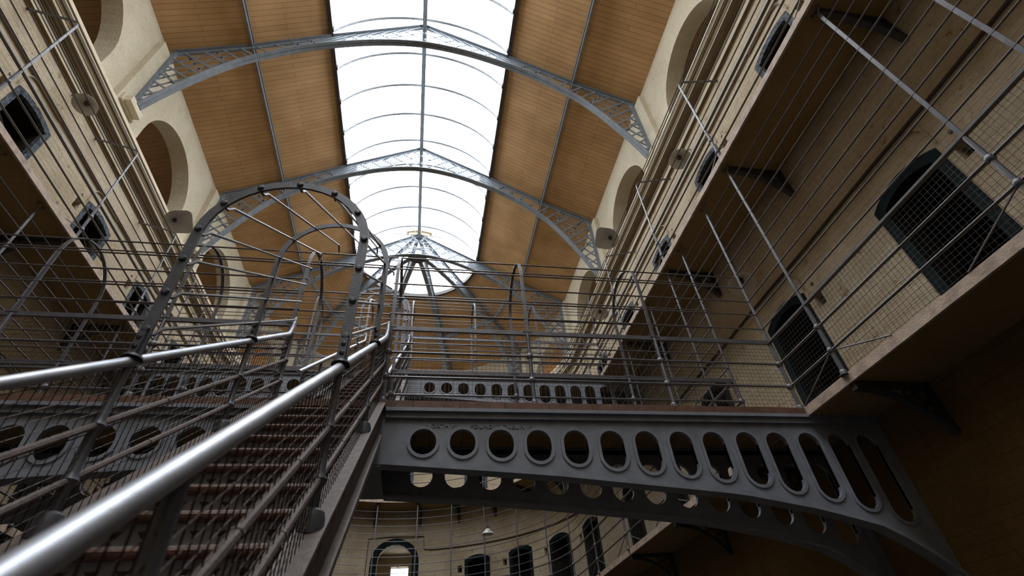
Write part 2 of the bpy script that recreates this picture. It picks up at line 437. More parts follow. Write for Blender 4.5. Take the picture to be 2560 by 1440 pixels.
for a in sorted([-x for x in A_DOORS]+A_DOORS):
    d_ = door_unit(dn(), fA, W*rad(a), F1, M['teal'])
    u_ = W*rad(a)-0.58*(1 if a > 0 else -1); nb = MB(); s_ = 0.3
    nb.quad(fA(u_-0.08, F1+1.25, s_), fA(u_+0.08, F1+1.25, s_), fA(u_+0.08, F1+1.5, s_), fA(u_-0.08, F1+1.5, s_)); nb.build('niche_back', M['cell'], d_)  # niche depth darkened by colour, as on the side walls
for a in sorted([-x for x in A_DOORS]+[0]+A_DOORS): door_unit(dn(), fA, W*rad(a), F2, M['margin'])
# arched entrance with a daylit window down the passage
root = empty(dn(), fA(0, F1, 0), kind='structure')
mb = MB(); o_ = [(-0.75, F1)] + big_arch(0.75, F1+1.68) + [(0.75, F1)]; i_ = [(-0.54, F1)] + big_arch(0.54, F1+1.70) + [(0.54, F1)]
for i in range(len(o_)-1):
    mb.quad(fA(*o_[i], -0.015), fA(*o_[i+1], -0.015), fA(*i_[i+1], -0.015), fA(*i_[i], -0.015))
    mb.quad(fA(*o_[i], -0.015), fA(*o_[i+1], -0.015), fA(*o_[i+1], 0.0), fA(*o_[i], 0.0))
    mb.quad(fA(*i_[i], -0.015), fA(*i_[i+1], -0.015), fA(*i_[i+1], 0.12), fA(*i_[i], 0.12))
mb.build('arch_margin', M['teal'], root)
mb = MB(); yb = YA+W
mb.box(-0.62, -0.60, yb+0.1, yb+1.7, F1, F1+2.3); mb.box(0.60, 0.62, yb+0.1, yb+1.7, F1, F1+2.3)
mb.box(-0.6, 0.6, yb+0.1, yb+1.7, F1-0.02, F1); mb.box(-0.62, 0.62, yb+0.30, yb+1.7, F1+2.28, F1+2.3)
mb.plate([(-0.6, F1), (0.6, F1), (0.6, F1+2.28), (-0.6, F1+2.28)], [[(-0.16, F1+0.9), (0.42, F1+0.9), (0.42, F1+1.93), (-0.16, F1+1.93)]], lambda u, v, w: (u, yb+1.7+w, v), 0, 0.1)
mb.build('passage', M['cream'], root)
MB().box(-0.17, 0.43, yb+1.78, yb+1.785, F1+0.88, F1+1.95).build('window_pane', M['glass'], root)
fb = MB(); fb.box(0.06, 0.075, yb+1.74, yb+1.77, F1+0.9, F1+1.93); fb.box(-0.16, 0.42, yb+1.74, yb+1.77, F1+1.40, F1+1.415)
fb.build('window_bar', M['frame'], root)

# clerestory walls with lunettes
def lun(uc): return (10.4, [(uc-1.3, 11.7)] + [(uc-1.3*cos(pi*i/20), 11.7+1.3*sin(pi*i/20)) for i in range(1, 20)] + [(uc+1.3, 11.7)])
for side, fn, gy in (('right', gR, 4.42), ('left', gL, 4.40)):
    mb = MB(); wall_band(mb, fn, YB, YR, 9.7, 13.9, [lun(gy), lun(gy+D-0.12), lun(gy+2*D-0.15)], depth=0.42)
    w_ = mb.build('wall_%s_upper' % side, M['upper'], kind='structure')
    for k in range(3):
        yc = Y0+k*D+0.0; s = 1 if side == 'right' else -1
        pb = MB(); x0, x1 = s*(UW+0.02), s*(UW-0.15)
        pb.box(min(x0, x1), max(x0, x1), yc-0.36, yc+0.36, 9.72, 13.62)
        pb.box(min(x0, s*(UW-0.20)), max(x0, s*(UW-0.20)), yc-0.30, yc+0.30, 11.12, 11.36)
        pb.box(min(x0, s*(UW-0.34)), max(x0, s*(UW-0.34)), yc-0.24, yc+0.24, 11.16, 11.33)
        pb.build('pilaster', M['upper'], w_)
mb = MB(); UU = UW*pi/2
wall_band(mb, gA, -UU, UU, 9.7, 13.9, [lun(-UW*rad(72)), lun(UW*rad(72))], 0.4, 0.42)
w_ = mb.build('wall_back_upper', M['upper'], kind='structure')
for a in (-54, -18, 18, 54):
    d_ = Vector((sin(rad(a)), cos(rad(a)), 0)); s_ = Vector((d_.y, -d_.x, 0)); c_ = Vector((0, YR, 0)); pb = MB()
    pb.prism([(-0.3, UW-0.15), (0.3, UW-0.15), (0.3, UW+0.02), (-0.3, UW+0.02)], lambda u, v, w: tuple(c_+s_*u+d_*v+Vector((0, 0, w))), 9.72, 13.62)
    pb.build('pilaster', M['upper'], w_)

# cornice and ledge under the clerestory
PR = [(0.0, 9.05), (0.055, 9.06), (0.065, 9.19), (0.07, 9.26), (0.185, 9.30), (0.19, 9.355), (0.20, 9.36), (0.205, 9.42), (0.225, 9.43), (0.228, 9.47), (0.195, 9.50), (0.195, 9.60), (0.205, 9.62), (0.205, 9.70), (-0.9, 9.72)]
DK = {0, 3, 5, 7, 9, 11}  # brown faces; the cove's shadow band is painted in with them
def run_profile(fn, us):
    A = MB(); B = MB()
    for i in range(len(PR)-1):
        T = B if i in DK else A
        for k in range(len(us)-1):
            (d0, z0_), (d1, z1_) = PR[i], PR[i+1]
            T.quad(fn(us[k], z0_, -d0), fn(us[k+1], z0_, -d0), fn(us[k+1], z1_, -d1), fn(us[k], z1_, -d1))
    return A, B
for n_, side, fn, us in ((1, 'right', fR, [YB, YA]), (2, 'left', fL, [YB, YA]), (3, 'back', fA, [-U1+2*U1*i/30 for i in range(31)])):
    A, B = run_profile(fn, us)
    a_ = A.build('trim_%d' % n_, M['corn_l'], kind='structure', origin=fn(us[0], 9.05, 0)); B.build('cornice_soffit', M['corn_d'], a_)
lm = MB()   # terrace over the cells between cornice and set-back upper walls
for s in (-1, 1): lm.box(*sorted((s*(W+0.3), s*8.2)), YA-1, YR+8, 9.70, 9.755)
lm.box(-6, 6, YA+W+0.3, YR+8, 9.70, 9.755)
for s in (-1, 1): lm.box(*sorted((s*(W+0.3), s*8.2)), YB, YA-1, 9.70, 9.755)
lm.build('trim_4', M['upper'], kind='structure')

# hall floor and the wall behind the camera
MB().box(-W-0.3, W+0.3, YB, YA+W+2, -0.1, 0).build('floor', M['floor'], kind='structure')
mb = MB(); mb.plate([(-8.2, 0), (8.2, 0), (8.2, 12.85), (6.14, 13.86), (4.36, 14.74), (2.56, 15.89), (0, 17.4), (-2.56, 15.89), (-4.36, 14.74), (-6.14, 13.86), (-8.2, 12.85)], [], lambda u, v, w: (u, YB+w, v), -0.2, 0)
mb.build('wall_front', M['cream'], kind='structure')
mb = MB()
for s in (-1, 1): mb.box(*sorted((s*8.0, s*8.2)), YB, YR+8, 9.7, 12.95)
mb.box(-8.2, 8.2, YR+8, YR+8.2, 9.7, 13)
mb.build('wall_outer', M['boards'], kind='structure')
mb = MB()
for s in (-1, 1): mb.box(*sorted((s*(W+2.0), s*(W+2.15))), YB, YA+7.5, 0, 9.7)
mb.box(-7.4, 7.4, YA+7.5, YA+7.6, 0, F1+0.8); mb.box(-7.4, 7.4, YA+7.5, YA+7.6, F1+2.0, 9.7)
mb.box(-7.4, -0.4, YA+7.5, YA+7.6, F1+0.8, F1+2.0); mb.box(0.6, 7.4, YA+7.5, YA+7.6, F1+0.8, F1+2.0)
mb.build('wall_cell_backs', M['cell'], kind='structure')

# ceiling boards
ext = [(8.2, 12.80)] + PROFILE[:3]
mb = MB(); mb.uv = []
sl = [0]
for i in range(3): sl.append(sl[-1]+math.dist(ext[i], ext[i+1]))
for s in (-1, 1):
    for i in range(3):
        (x0, z0_), (x1, z1_) = ext[i], ext[i+1]
        mb.quad((s*x0, YB, z0_), (s*x0, YR, z0_), (s*x1, YR, z1_), (s*x1, YB, z1_))
        mb.uv.append([(sl[i], YB), (sl[i], YR), (sl[i+1], YR), (sl[i+1], YB)])
NA = 60
for k in range(NA):
    a0, a1 = -pi/2+pi*k/NA, -pi/2+pi*(k+1)/NA
    for i in range(3):
        (r0, z0_), (r1, z1_) = ext[i], ext[i+1]
        p = lambda r, a, z: (r*sin(a), YR+r*cos(a), z)
        mb.quad(p(r0, a0, z0_), p(r0, a1, z0_), p(r1, a1, z1_), p(r1, a0, z1_))
        mb.uv.append([(a0*4.5, sl[i]), (a1*4.5, sl[i]), (a1*4.5, sl[i+1]), (a0*4.5, sl[i+1])])
mb.build('ceiling', M['boards'], kind='structure')

# skylight
sky = empty('window_1', (0, 4.6, 15.89), kind='structure')
S_, ZS, ZC = 2.56, 15.89, 17.60
def rise_arc(n=18):
    r = (S_*S_+(ZC-ZS)**2)/(2*(ZC-ZS)); a = math.asin(S_/r); zc = ZC-r
    return [(r*sin(-a+2*a*i/n), zc+r*cos(-a+2*a*i/n)) for i in range(n+1)]
AR = rise_arc()
mb = MB()
for i in range(18):
    (x0, z0_), (x1, z1_) = AR[i], AR[i+1]
    mb.quad((x0, YB, z0_+0.02), (x0, YR, z0_+0.02), (x1, YR, z1_+0.02), (x1, YB, z1_+0.02))
half = AR[9:]
for k in range(30):
    a0, a1 = -pi/2+pi*k/30, -pi/2+pi*(k+1)/30
    for i in range(9):
        (r0, z0_), (r1, z1_) = half[i], half[i+1]
        mb.quad((r0*sin(a0), YR+r0*cos(a0), z0_+0.02), (r0*sin(a1), YR+r0*cos(a1), z0_+0.02), (r1*sin(a1), YR+r1*cos(a1), z1_+0.02), (r1*sin(a0), YR+r1*cos(a0), z1_+0.02))
mb.build('glass', M['glass'], sky, smooth=True)
for k in range(-13, 9):
    y = 6.56+1.105*k
    if y < YB+0.2 or y > YR-0.2: continue
    MB().ribbon([(x, y, z) for x, z in AR], (0, 1, 0), 0.07, 0.06).build('glazing_bar', M['rib'], sky)
for a in (-60, -30, 0, 30, 60):
    MB().ribbon([(r*sin(rad(a)), YR+r*cos(rad(a)), z) for r, z in half], (cos(rad(a)), -sin(rad(a)), 0), 0.025, 0.035).build('glazing_bar', M['rib'], sky)
for s in (-1, 1):
    mb = MB(); mb.box(*sorted((s*2.50, s*2.60)), YB, YR, 15.78, 15.97)
    y = Y0+0.55-12
    while y < YR:
        mb.box(*sorted((s*2.47, s*2.52)), y, y+0.10, 15.76, 15.90); y += 1.12
    mb.build('kerb', M['frame'], sky)
mb = MB(); mb.ribbon([(2.55*sin(a), YR+2.55*cos(a), 15.87) for a in [-pi/2+pi*i/40 for i in range(41)]], (0, 0, 1), 0.18, 0.09)
mb.build('kerb', M['frame'], sky)

# ------------------------------------------------------------------ roof trusses
CH = [(5.80, 11.32), (5.375, 12.25), (4.79, 13.25), (4.26, 13.92), (3.22, 14.83), (2.16, 15.42), (1.1, 15.83), (0, 16.0)]
def interp(P_, x):
    P_ = sorted(P_)
    for i in range(len(P_)-1):
        if P_[i][0] <= x <= P_[i+1][0]:
            t = (x-P_[i][0])/(P_[i+1][0]-P_[i][0]); return P_[i][1]*(1-t)+P_[i+1][1]*t
    return P_[-1][1] if x > P_[-1][0] else P_[0][1]
def smooth_chord(n=30):
    # catmull-rom through CH
    P_ = [(-CH[-2][0], CH[-2][1])]+CH[::-1]+[(6.1, 10.5)]; out = []
    for i in range(1, len(P_)-2):
        for k in range(5):
            t = k/5; q = [0, 0]
            for c in (0, 1):
                a, b, d, e = P_[i-1][c], P_[i][c], P_[i+1][c], P_[i+2][c]
                q[c] = 0.5*(2*b+(d-a)*t+(2*a-5*b+4*d-e)*t*t+(3*b-a-3*d+e)*t**3)
            out.append(tuple(q))
    return out+[CH[0]]
SC = smooth_chord()
XO = 5.97
TOPP = [(XO, 13.82), (4.36, 14.64), (2.56, 15.78), (0, 17.26)]
def top_z(x): return interp(TOPP, abs(x))
def bot_z(x): return interp(SC, abs(x))
def truss(root, fn, halves=(-1, 1)):
    """fn(x, off, z): x across (signed), off out of plane"""
    ups = Vector(fn(0, 1, 0))-Vector(fn(0, 0, 0))
    for s in halves:
        tp = [fn(s*x, 0, z) for x, z in TOPP]
        MB().ribbon(tp, ups, 0.16, 0.025).ribbon([fn(s*x, 0, z-0.05) for x, z in TOPP], ups, 0.022, 0.09).build('top_chord', M['truss'], root)
        bp = [fn(s*x, 0, z) for x, z in SC]
        mb = MB(); mb.ribbon([fn(s*x, 0.052, z) for x, z in SC], ups, 0.085, 0.03); mb.ribbon([fn(s*x, -0.052, z) for x, z in SC], ups, 0.085, 0.03)
        mb.ribbon([fn(s*x, 0, z+0.045) for x, z in SC], ups, 0.022, 0.08)
        mb.build('bottom_chord', M['truss'], root)
        mb = MB(); mb.bar(fn(s*XO, 0, 13.84), fn(s*XO, 0, 11.33), 0.14, 0.07, ups); mb.bar(fn(s*(XO-0.07), 0, 13.8), fn(s*(XO-0.07), 0, 11.33), 0.03, 0.03, ups)
        mb.prism([(XO, 11.33), (5.78, 11.33), (5.68, 11.58), (XO, 11.66)], lambda u, v, w: fn(s*u, w, v), -0.02, 0.02)
        mb.prism([(XO, 13.84), (XO, 13.5), (5.86, 13.72), (5.5, 14.03)], lambda u, v, w: fn(s*u, w, v), -0.02, 0.02)
        mb.build('end_post', M['truss'], root)
        # lattice of crossed flats
        xs = [XO-0.05-i*(XO-2.75)/13 for i in range(14)]
        mb = MB()
        def seg(p, q, o):
            # clip the bar inside the chords
            pts = []
            for i in range(25):
                t = i/24; x = p[0]+(q[0]-p[0])*t; z = p[1]+(q[1]-p[1])*t
                if x <= 5.95 and bot_z(x)+0.03 <= z <= top_z(x)-0.04 and z > 11.5: pts.append((x, z))
            if len(pts) > 1: mb.bar(fn(s*pts[0][0], o, pts[0][1]), fn(s*pts[-1][0], o, pts[-1][1]), 0.012, 0.05, ups.cross(Vector(fn(s*pts[-1][0], o, pts[-1][1]))-Vector(fn(s*pts[0][0], o, pts[0][1]))))
        for k in range(0, 9):
            xb = 5.75-k*0.38
            if xb > 2.9: seg((xb+0.95, bot_z(min(xb, 5.8))+1.20), (xb-0.06, bot_z(min(xb, 5.8))-0.09), 0.02)
        for k in range(0, 9):
            xt = 5.80-k*0.38
            if xt > 2.9: seg((xt, top_z(xt)), (xt-0.95, top_z(xt)-0.75), -0.02)
        for k in range(0, 6):
            zt = 13.55-k*0.38; seg((XO-0.03, zt), (XO-1.25, zt-0.95), -0.02)
        for k in range(0, 6):
            zt = 11.75+k*0.38; seg((XO-0.03, zt), (XO-1.3, zt+1.25), 0.02)
        mb.build('lattice', M['truss'], root)
        mb = MB()
        for k in range(0, 8):
            xt = 2.5-k*0.36; x_ = max(xt, 0)
            if xt > -0.2: seg((x_, top_z(x_)), (x_-1.3, top_z(x_)-0.85), 0.02)
            seg((x_, top_z(x_)), (x_+1.6, top_z(x_)-1.6), -0.02)
        mb.build('crown_lattice', M['truss'], root)
        # solid waist with rectangular openings
        ol = [(x, bot_z(x)) for x in (3.35, 3.1, 2.85, 2.6, 2.35, 2.1)]+[(x, top_z(x)) for x in (2.1, 2.56, 2.85, 3.35)]
        hs = []
        MB().prism(ol[0:0]+[(3.05, bot_z(3.05)), (2.6, bot_z(2.6)), (2.15, bot_z(2.15)), (2.15, top_z(2.15)-0.2), (2.56, top_z(2.56)), (3.05, top_z(3.05))], lambda u, v, w: fn(s*u, w, v), -0.012, 0.012).build('waist_plate', M['truss'], root)

names_t = ['nearest blue-grey lattice arch truss crossing the whole skylight', 'second blue-grey lattice arch truss behind the nearest one, crossing mid skylight', 'farthest full lattice arch truss, where the skylight rounds off']
for k in range(3):
    y = Y0+k*D
    r = empty('roof_truss', (0, y, 11.32), names_t[k], 'roof truss', 'lattice arch trusses under the roof')
    truss(r, lambda x, o, z, y=y: (x, y+o, z))
for a, nm in ((-54, 'radiating lattice half truss at the far left of the rounded end'), (-18, 'radiating lattice half truss left of centre in the rounded end'), (18, 'radiating lattice half truss right of centre in the rounded end'), (54, 'radiating lattice half truss at the far right of the rounded end')):
    A = rad(a); r = empty('half_truss', (5.8*sin(A), YR+5.8*cos(A), 11.32), nm, 'roof truss', 'radiating half trusses of the rounded end')
    truss(r, lambda x, o, z, A=A: (x*sin(A)+o*cos(A), YR+x*cos(A)-o*sin(A), z), halves=(1,))
mb = MB(); mb.box(-0.03, 0.03, YB, YR, 17.18, 17.42); mb.box(-0.065, 0.065, YB, YR, 17.14, 17.18)
mb.build('ridge_beam', M['truss'], origin=(0, 3, 17.14)); setp(bpy.data.objects['ridge_beam'], 'long blue-grey ridge beam down the middle of the skylight', 'beam')
for s, nm in ((-1, 'left'), (1, 'right')):
    mb = MB(); mb.box(*sorted((s*4.345, s*4.375)), YB, YR, 14.60, 14.72); mb.box(*sorted((s*4.32, s*4.40)), YB, YR, 14.70, 14.73)
    setp(mb.build('roof_purlin', M['truss']), 'thin grey purlin running along the %s slope of brown boards' % nm, 'beam', 'roof purlins')
ang = [-90, -54, -18, 18, 54, 90]; nm5 = ['far left', 'left', 'middle', 'right', 'far right']
for i in range(5):
    a0, a1 = rad(ang[i]), rad(ang[i+1]); P0 = (4.3*sin(a0), YR+4.3*cos(a0), 14.62); P1 = (4.3*sin(a1), YR+4.3*cos(a1), 14.62)
    setp(MB().bar(P0, P1, 0.06, 0.16).build('purlin_strut', M['truss']), '%s short strut between ribs of the rounded roof end' % nm5[i], 'beam', 'struts of the rounded roof end')
setp(MB().prism(arc((0, 0), 0.40, 0, pi, 20), lambda u, v, w: (u, YR+0.03+v, w), 15.93, 15.99).build('truss_boss', M['frame']), 'half-round dark plate where the rib feet meet under the apex', 'plate')
mb = MB()
for s in (-1, 1):
    mb.prism([(0.08, 17.55), (0.55, 17.42), (0.62, 17.56), (0.62, 17.66), (0.08, 17.72)], lambda u, v, w: (s*u, YR+0.1+w, v), -0.1, 0.15)
    mb.prism([(0.10, 17.30), (0.38, 17.24), (0.45, 17.36), (0.10, 17.42)], lambda u, v, w: (s*u, YR+0.1+w, v), -0.1, 0.15)
mb.box(-0.09, 0.09, YR-0.05, YR+0.2, 17.2, 17.7)
setp(mb.build('ridge_vent', M['conduit']), 'small stepped ventilator bracket at the end of the ridge', 'vent')

# ------------------------------------------------------------------ galleries
def walkway(name, label, fn, us, zf, th, over):
    root = empty(name, fn(us[len(us)//2], zf-th, -(W-G)/2), label, 'gallery', 'cantilevered galleries round the hall')
    d_in = -(W-G)-over
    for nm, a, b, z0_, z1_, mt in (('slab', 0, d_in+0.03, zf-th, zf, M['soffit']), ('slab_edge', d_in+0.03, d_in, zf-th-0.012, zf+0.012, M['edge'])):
        mb = MB()
        for k in range(len(us)-1):
            u0, u1 = us[k], us[k+1]
            mb.quad(fn(u0, z0_, a), fn(u1, z0_, a), fn(u1, z0_, b), fn(u0, z0_, b)); mb.quad(fn(u0, z1_, a), fn(u1, z1_, a), fn(u1, z1_, b), fn(u0, z1_, b))
            mb.quad(fn(u0, z0_, b), fn(u1, z0_, b), fn(u1, z1_, b), fn(u0, z1_, b)); mb.quad(fn(u0, z0_, a), fn(u1, z0_, a), fn(u1, z1_, a), fn(u0, z1_, a))
        for u in (us[0], us[-1]): mb.quad(fn(u, z0_, a), fn(u, z1_, a), fn(u, z1_, b), fn(u, z0_, b))
        mb.build(nm, mt, root)
    return root

def bracket(root, fn, u, zt):
    """cast bracket under a slab: arm, wall leg, curved brace and scrolls"""
    L_ = W-G-0.02; H = 0.46; du = 0.035
    f = lambda a, z, w: fn(u+w/(1.0), z, -a)
    mb = MB()
    mb.prism([(0, zt), (L_, zt), (L_, zt-0.035), (0.05, zt-0.06), (0, zt-0.06)], f, -du, du)
    mb.prism([(0, zt), (0.045, zt), (0.045, zt-H), (0, zt-H-0.02)], f, -du, du)
    pts = []
    for i in range(13):
        t = i/12; x = L_*(1-t)**1.05; z = zt-0.035-H*(0.07*t+0.93*t**2.4); pts.append((x, z))
    pts[-1] = (0.03, zt-H)
    for i in range(12):
        (x0, z0_), (x1, z1_) = pts[i], pts[i+1]
        mb.prism([(x0, z0_), (x0, z0_-0.045), (x1, z1_-0.045), (x1, z1_)], f, -du*0.9, du*0.9)
    def ring(cx, cz, r):
        mb.ribbon([f(cx+r*cos(2*pi*i/14), cz+r*sin(2*pi*i/14), 0) for i in range(15)], Vector(f(0, 0, 1))-Vector(f(0, 0, 0)), 0.025, 0.016)
    ring(0.12, zt-0.13, 0.06); ring(0.25, zt-0.10, 0.04); ring(0.115, zt-0.25, 0.045)
    mb.build('bracket', M['cast'], root)

YS = [-6.8, -4.7, -2.6, -0.53, 1.54, 3.57, 5.66, 7.75, 9.75, 11.65]
apse_us = [-U1+2*U1*i/36 for i in range(37)]
wk = {}
for lv, zf, th, over, nm in ((1, F1, 0.07, 0.0, 'lower'), (2, F2, 0.07, 0.11, 'upper')):
    for side, fn in (('right', fR), ('left', fL)):
        r = walkway('gallery_walkway', '%s gallery walkway along the %s wall, on iron brackets' % (nm, side), fn, [YB, YA], zf, th, over)
        for y in YS: bracket(r, fn, y+(0.10 if side == 'left' else 0), zf-th)
    r = walkway('gallery_walkway', '%s gallery walkway curving round the far end' % nm, fA, apse_us, zf, th, over)
    for a in (-81, -66, -51, -36, -22, -8, 8, 22, 36, 51, 66, 81): bracket(r, fA, W*rad(a), zf-th)

def post_foot(mb, x, y, z):
    mb.lathe((x, y, z), [(0.045, 0), (0.045, 0.012), (0.032, 0.022), (0.032, 0.045), (0.024, 0.055)], n=10)
def post_low(mb, p, z0_, z1_, balls, r=0.021):
    x, y = p; mb.tube([(x, y, z0_), (x, y, z1_)], r, 8)
    for b in balls: mb.lathe((x, y, b-0.035), [(0.02, 0), (0.032, 0.015), (0.036, 0.035), (0.032, 0.055), (0.02, 0.07)], n=8)

CELL = 0.045
def mesh_straight(fn, u0, u1, z0_, z1_, r=0.0016):
    mb = MB(); n = int(round((u1-u0)/CELL))
    for i in range(n+1):
        u = u0+(u1-u0)*i/n; mb.tube([fn(u, z0_), fn(u, z1_)], r, 3, cap=False)
    n = int(round((z1_-z0_)/CELL))
    for i in range(n+1):
        z = z0_+(z1_-z0_)*i/n; mb.tube([fn(u0, z), fn(u1, z)], r, 3, cap=False)
    return mb

MID = (0.27, 0.545); HR = 0.83
LOW = [1.02+0.213*k for k in range(10)]
def gallery_rail(label, lv, path, s0, s1, posts, gap=None, curved=False, left=False):
    zf = F1 if lv == 1 else F2
    ztop = F2-0.07 if lv == 1 else None
    c = path((s0+s1)/2, 0)
    root = empty('gallery_railing', (c[0], c[1], zf), label, 'railing', 'iron railings of the galleries')
    def P(s, z, inw=0.0):
        x, y = path(s, inw); return (x, y, z)
    def spans():
        return [(s0, s1)] if not gap else [(s0, gap[0]), (gap[1], s1)]
    def line(a, b, z, inw=0.0):
        k = max(1, int((b-a)/0.35)) if curved else 1
        return [P(a+(b-a)*i/k, z, inw) for i in range(k+1)]
    allposts = sorted(posts+(list(gap) if gap else []))
    for s in allposts:
        mb = MB(); x, y = path(s, 0)
        post_foot(mb, x, y, zf); post_low(mb, (x, y), zf, zf+HR, [zf+m_ for m_ in MID]); mb.build('post', M['rail'], root, smooth=True)
        mb = MB(); tx = Vector(P(s+0.01, 0))-Vector(P(s, 0))
        if lv == 1:
            top = ztop-0.10
            mb.bar((x, y, zf+HR), (x, y, top), 0.034, 0.014, Vector(P(s, 0, 1))-Vector(P(s, 0, 0)))
            nrm = tx.normalized()
            for q in (-1, 1):
                pts = [Vector((x, y, top)), Vector((x, y, top+0.03))+nrm*q*0.012, Vector((x, y, top+0.07))+nrm*q*0.05, Vector((x, y, top+0.10))+nrm*q*0.065]
                mb.tube(pts, 0.011, 6)
        else:
            n_in = Vector(P(s, 0, 1))-Vector(P(s, 0, 0))
            pts = [Vector((x, y, zf+HR)), Vector((x, y, zf+2.14)), Vector((x, y, zf+2.2))-n_in*0.015, Vector((x, y, zf+2.26))-n_in*0.06, Vector((x, y, zf+2.30))-n_in*0.13, Vector((x, y, zf+2.50))-n_in*(W-G+0.0)]
            mb.ribbon(pts, tx, 0.034, 0.014)
        mb.build('stanchion', M['rail'], root)
    for z in MID:
        for a, b in spans(): MB().tube(line(a, b, zf+z), 0.014, 6).build('mid_rail', M['railb'], root, smooth=True)
    for a, b in spans():
        MB().ribbon(line(a, b, zf+HR), (0, 0, 1), 0.022, 0.045).build('handrail', M['railb'], root)
        if lv == 2: continue
        mp = MB(); k = max(1, int(round((b-a)/CELL)))
        for i in range(k+1):
            s = a+(b-a)*i/k; mp.tube([P(s, zf+0.02), P(s, zf+HR)], 0.0016, 3, cap=False)
        k = int(round(HR/CELL))
        for i in range(k):
            mp.tube(line(a, b, zf+0.03+i*HR/k), 0.0016, 3, cap=False)
        mp.build('mesh_panel', M['meshl'], root)
    zs = [z for z in LOW]
    for z in zs:
        zz = zf+z
        if lv == 1 and zz > ztop-0.08: continue
        if lv == 2 and z > 2.15: continue
        sp = spans() if z < 1.9 else [(s0, s1)]
        for a, b in sp: MB().tube(line(a, b, zz), 0.0095, 6).build('cage_rail', M['railb'], root, smooth=True)
    if lv == 2:
        for inw, z in ((0.05, 2.265), (0.17, 2.32), (0.42, 2.39), (0.62, 2.45)):
            MB().tube(line(s0, s1, zf+z, -inw), 0.0095, 6).build('cage_rail', M['railb'], root, smooth=True)
    for s in posts:
        for q in (-1, 1):
            if s+q*0.62 < s0 or s+q*0.62 > s1: continue
            if gap and gap[0] < s+q*0.62 < gap[1]: continue
            MB().tube([P(s, zf+MID[0]), P(s+q*0.62, zf+0.02)], 0.008, 5).build('stay', M['railb'], root, smooth=True)
    return root
pR = lambda s, i: (G-i, s)
pL = lambda s, i: (-G+i, s)
def pA(s, i):
    a = s/G; return ((G-i)*sin(a), YA+(G-i)*cos(a))
g1 = (BY1, BY1+BW); g2 = (BY2, BY2+BW)
gallery_rail('tall iron railing with wire mesh on the lower gallery, right side', 1, pR, -2.6, YA, [-0.53, 0.95, 1.54, 3.57, 5.66, 6.5, 7.75, 9.75, 11.65], g1)
gallery_rail('tall iron railing with wire mesh on the lower gallery, left side', 1, pL, -2.6, YA, [-0.53, 1.54, 3.57, 5.76, 7.75, 9.75, 11.65], g1)
gallery_rail('curved iron railing round the far end of the lower gallery', 1, pA, -G*pi/2, G*pi/2, [G*rad(a) for a in (-81, -66, -51, -36, -22, -8, 8, 22, 36, 51, 66, 81)], None, True)
gallery_rail('iron cage railing on the upper gallery, right side', 2, pR, -2.6, YA, [-0.53, 1.50, 3.55, 5.64, 7.75, 11.65], g2)
gallery_rail('iron cage railing on the upper gallery, left side', 2, pL, -2.6, YA, [-0.4, 1.65, 3.72, 5.88, 7.85, 11.65], g2)
gallery_rail('curved iron cage railing round the far end of the upper gallery', 2, pA, -G*pi/2, G*pi/2, [G*rad(a) for a in (-72, -54, -36, -18, 0, 18, 36, 54, 72)], None, True)

SL = 0.774; XR, XL = 0.238, -0.668
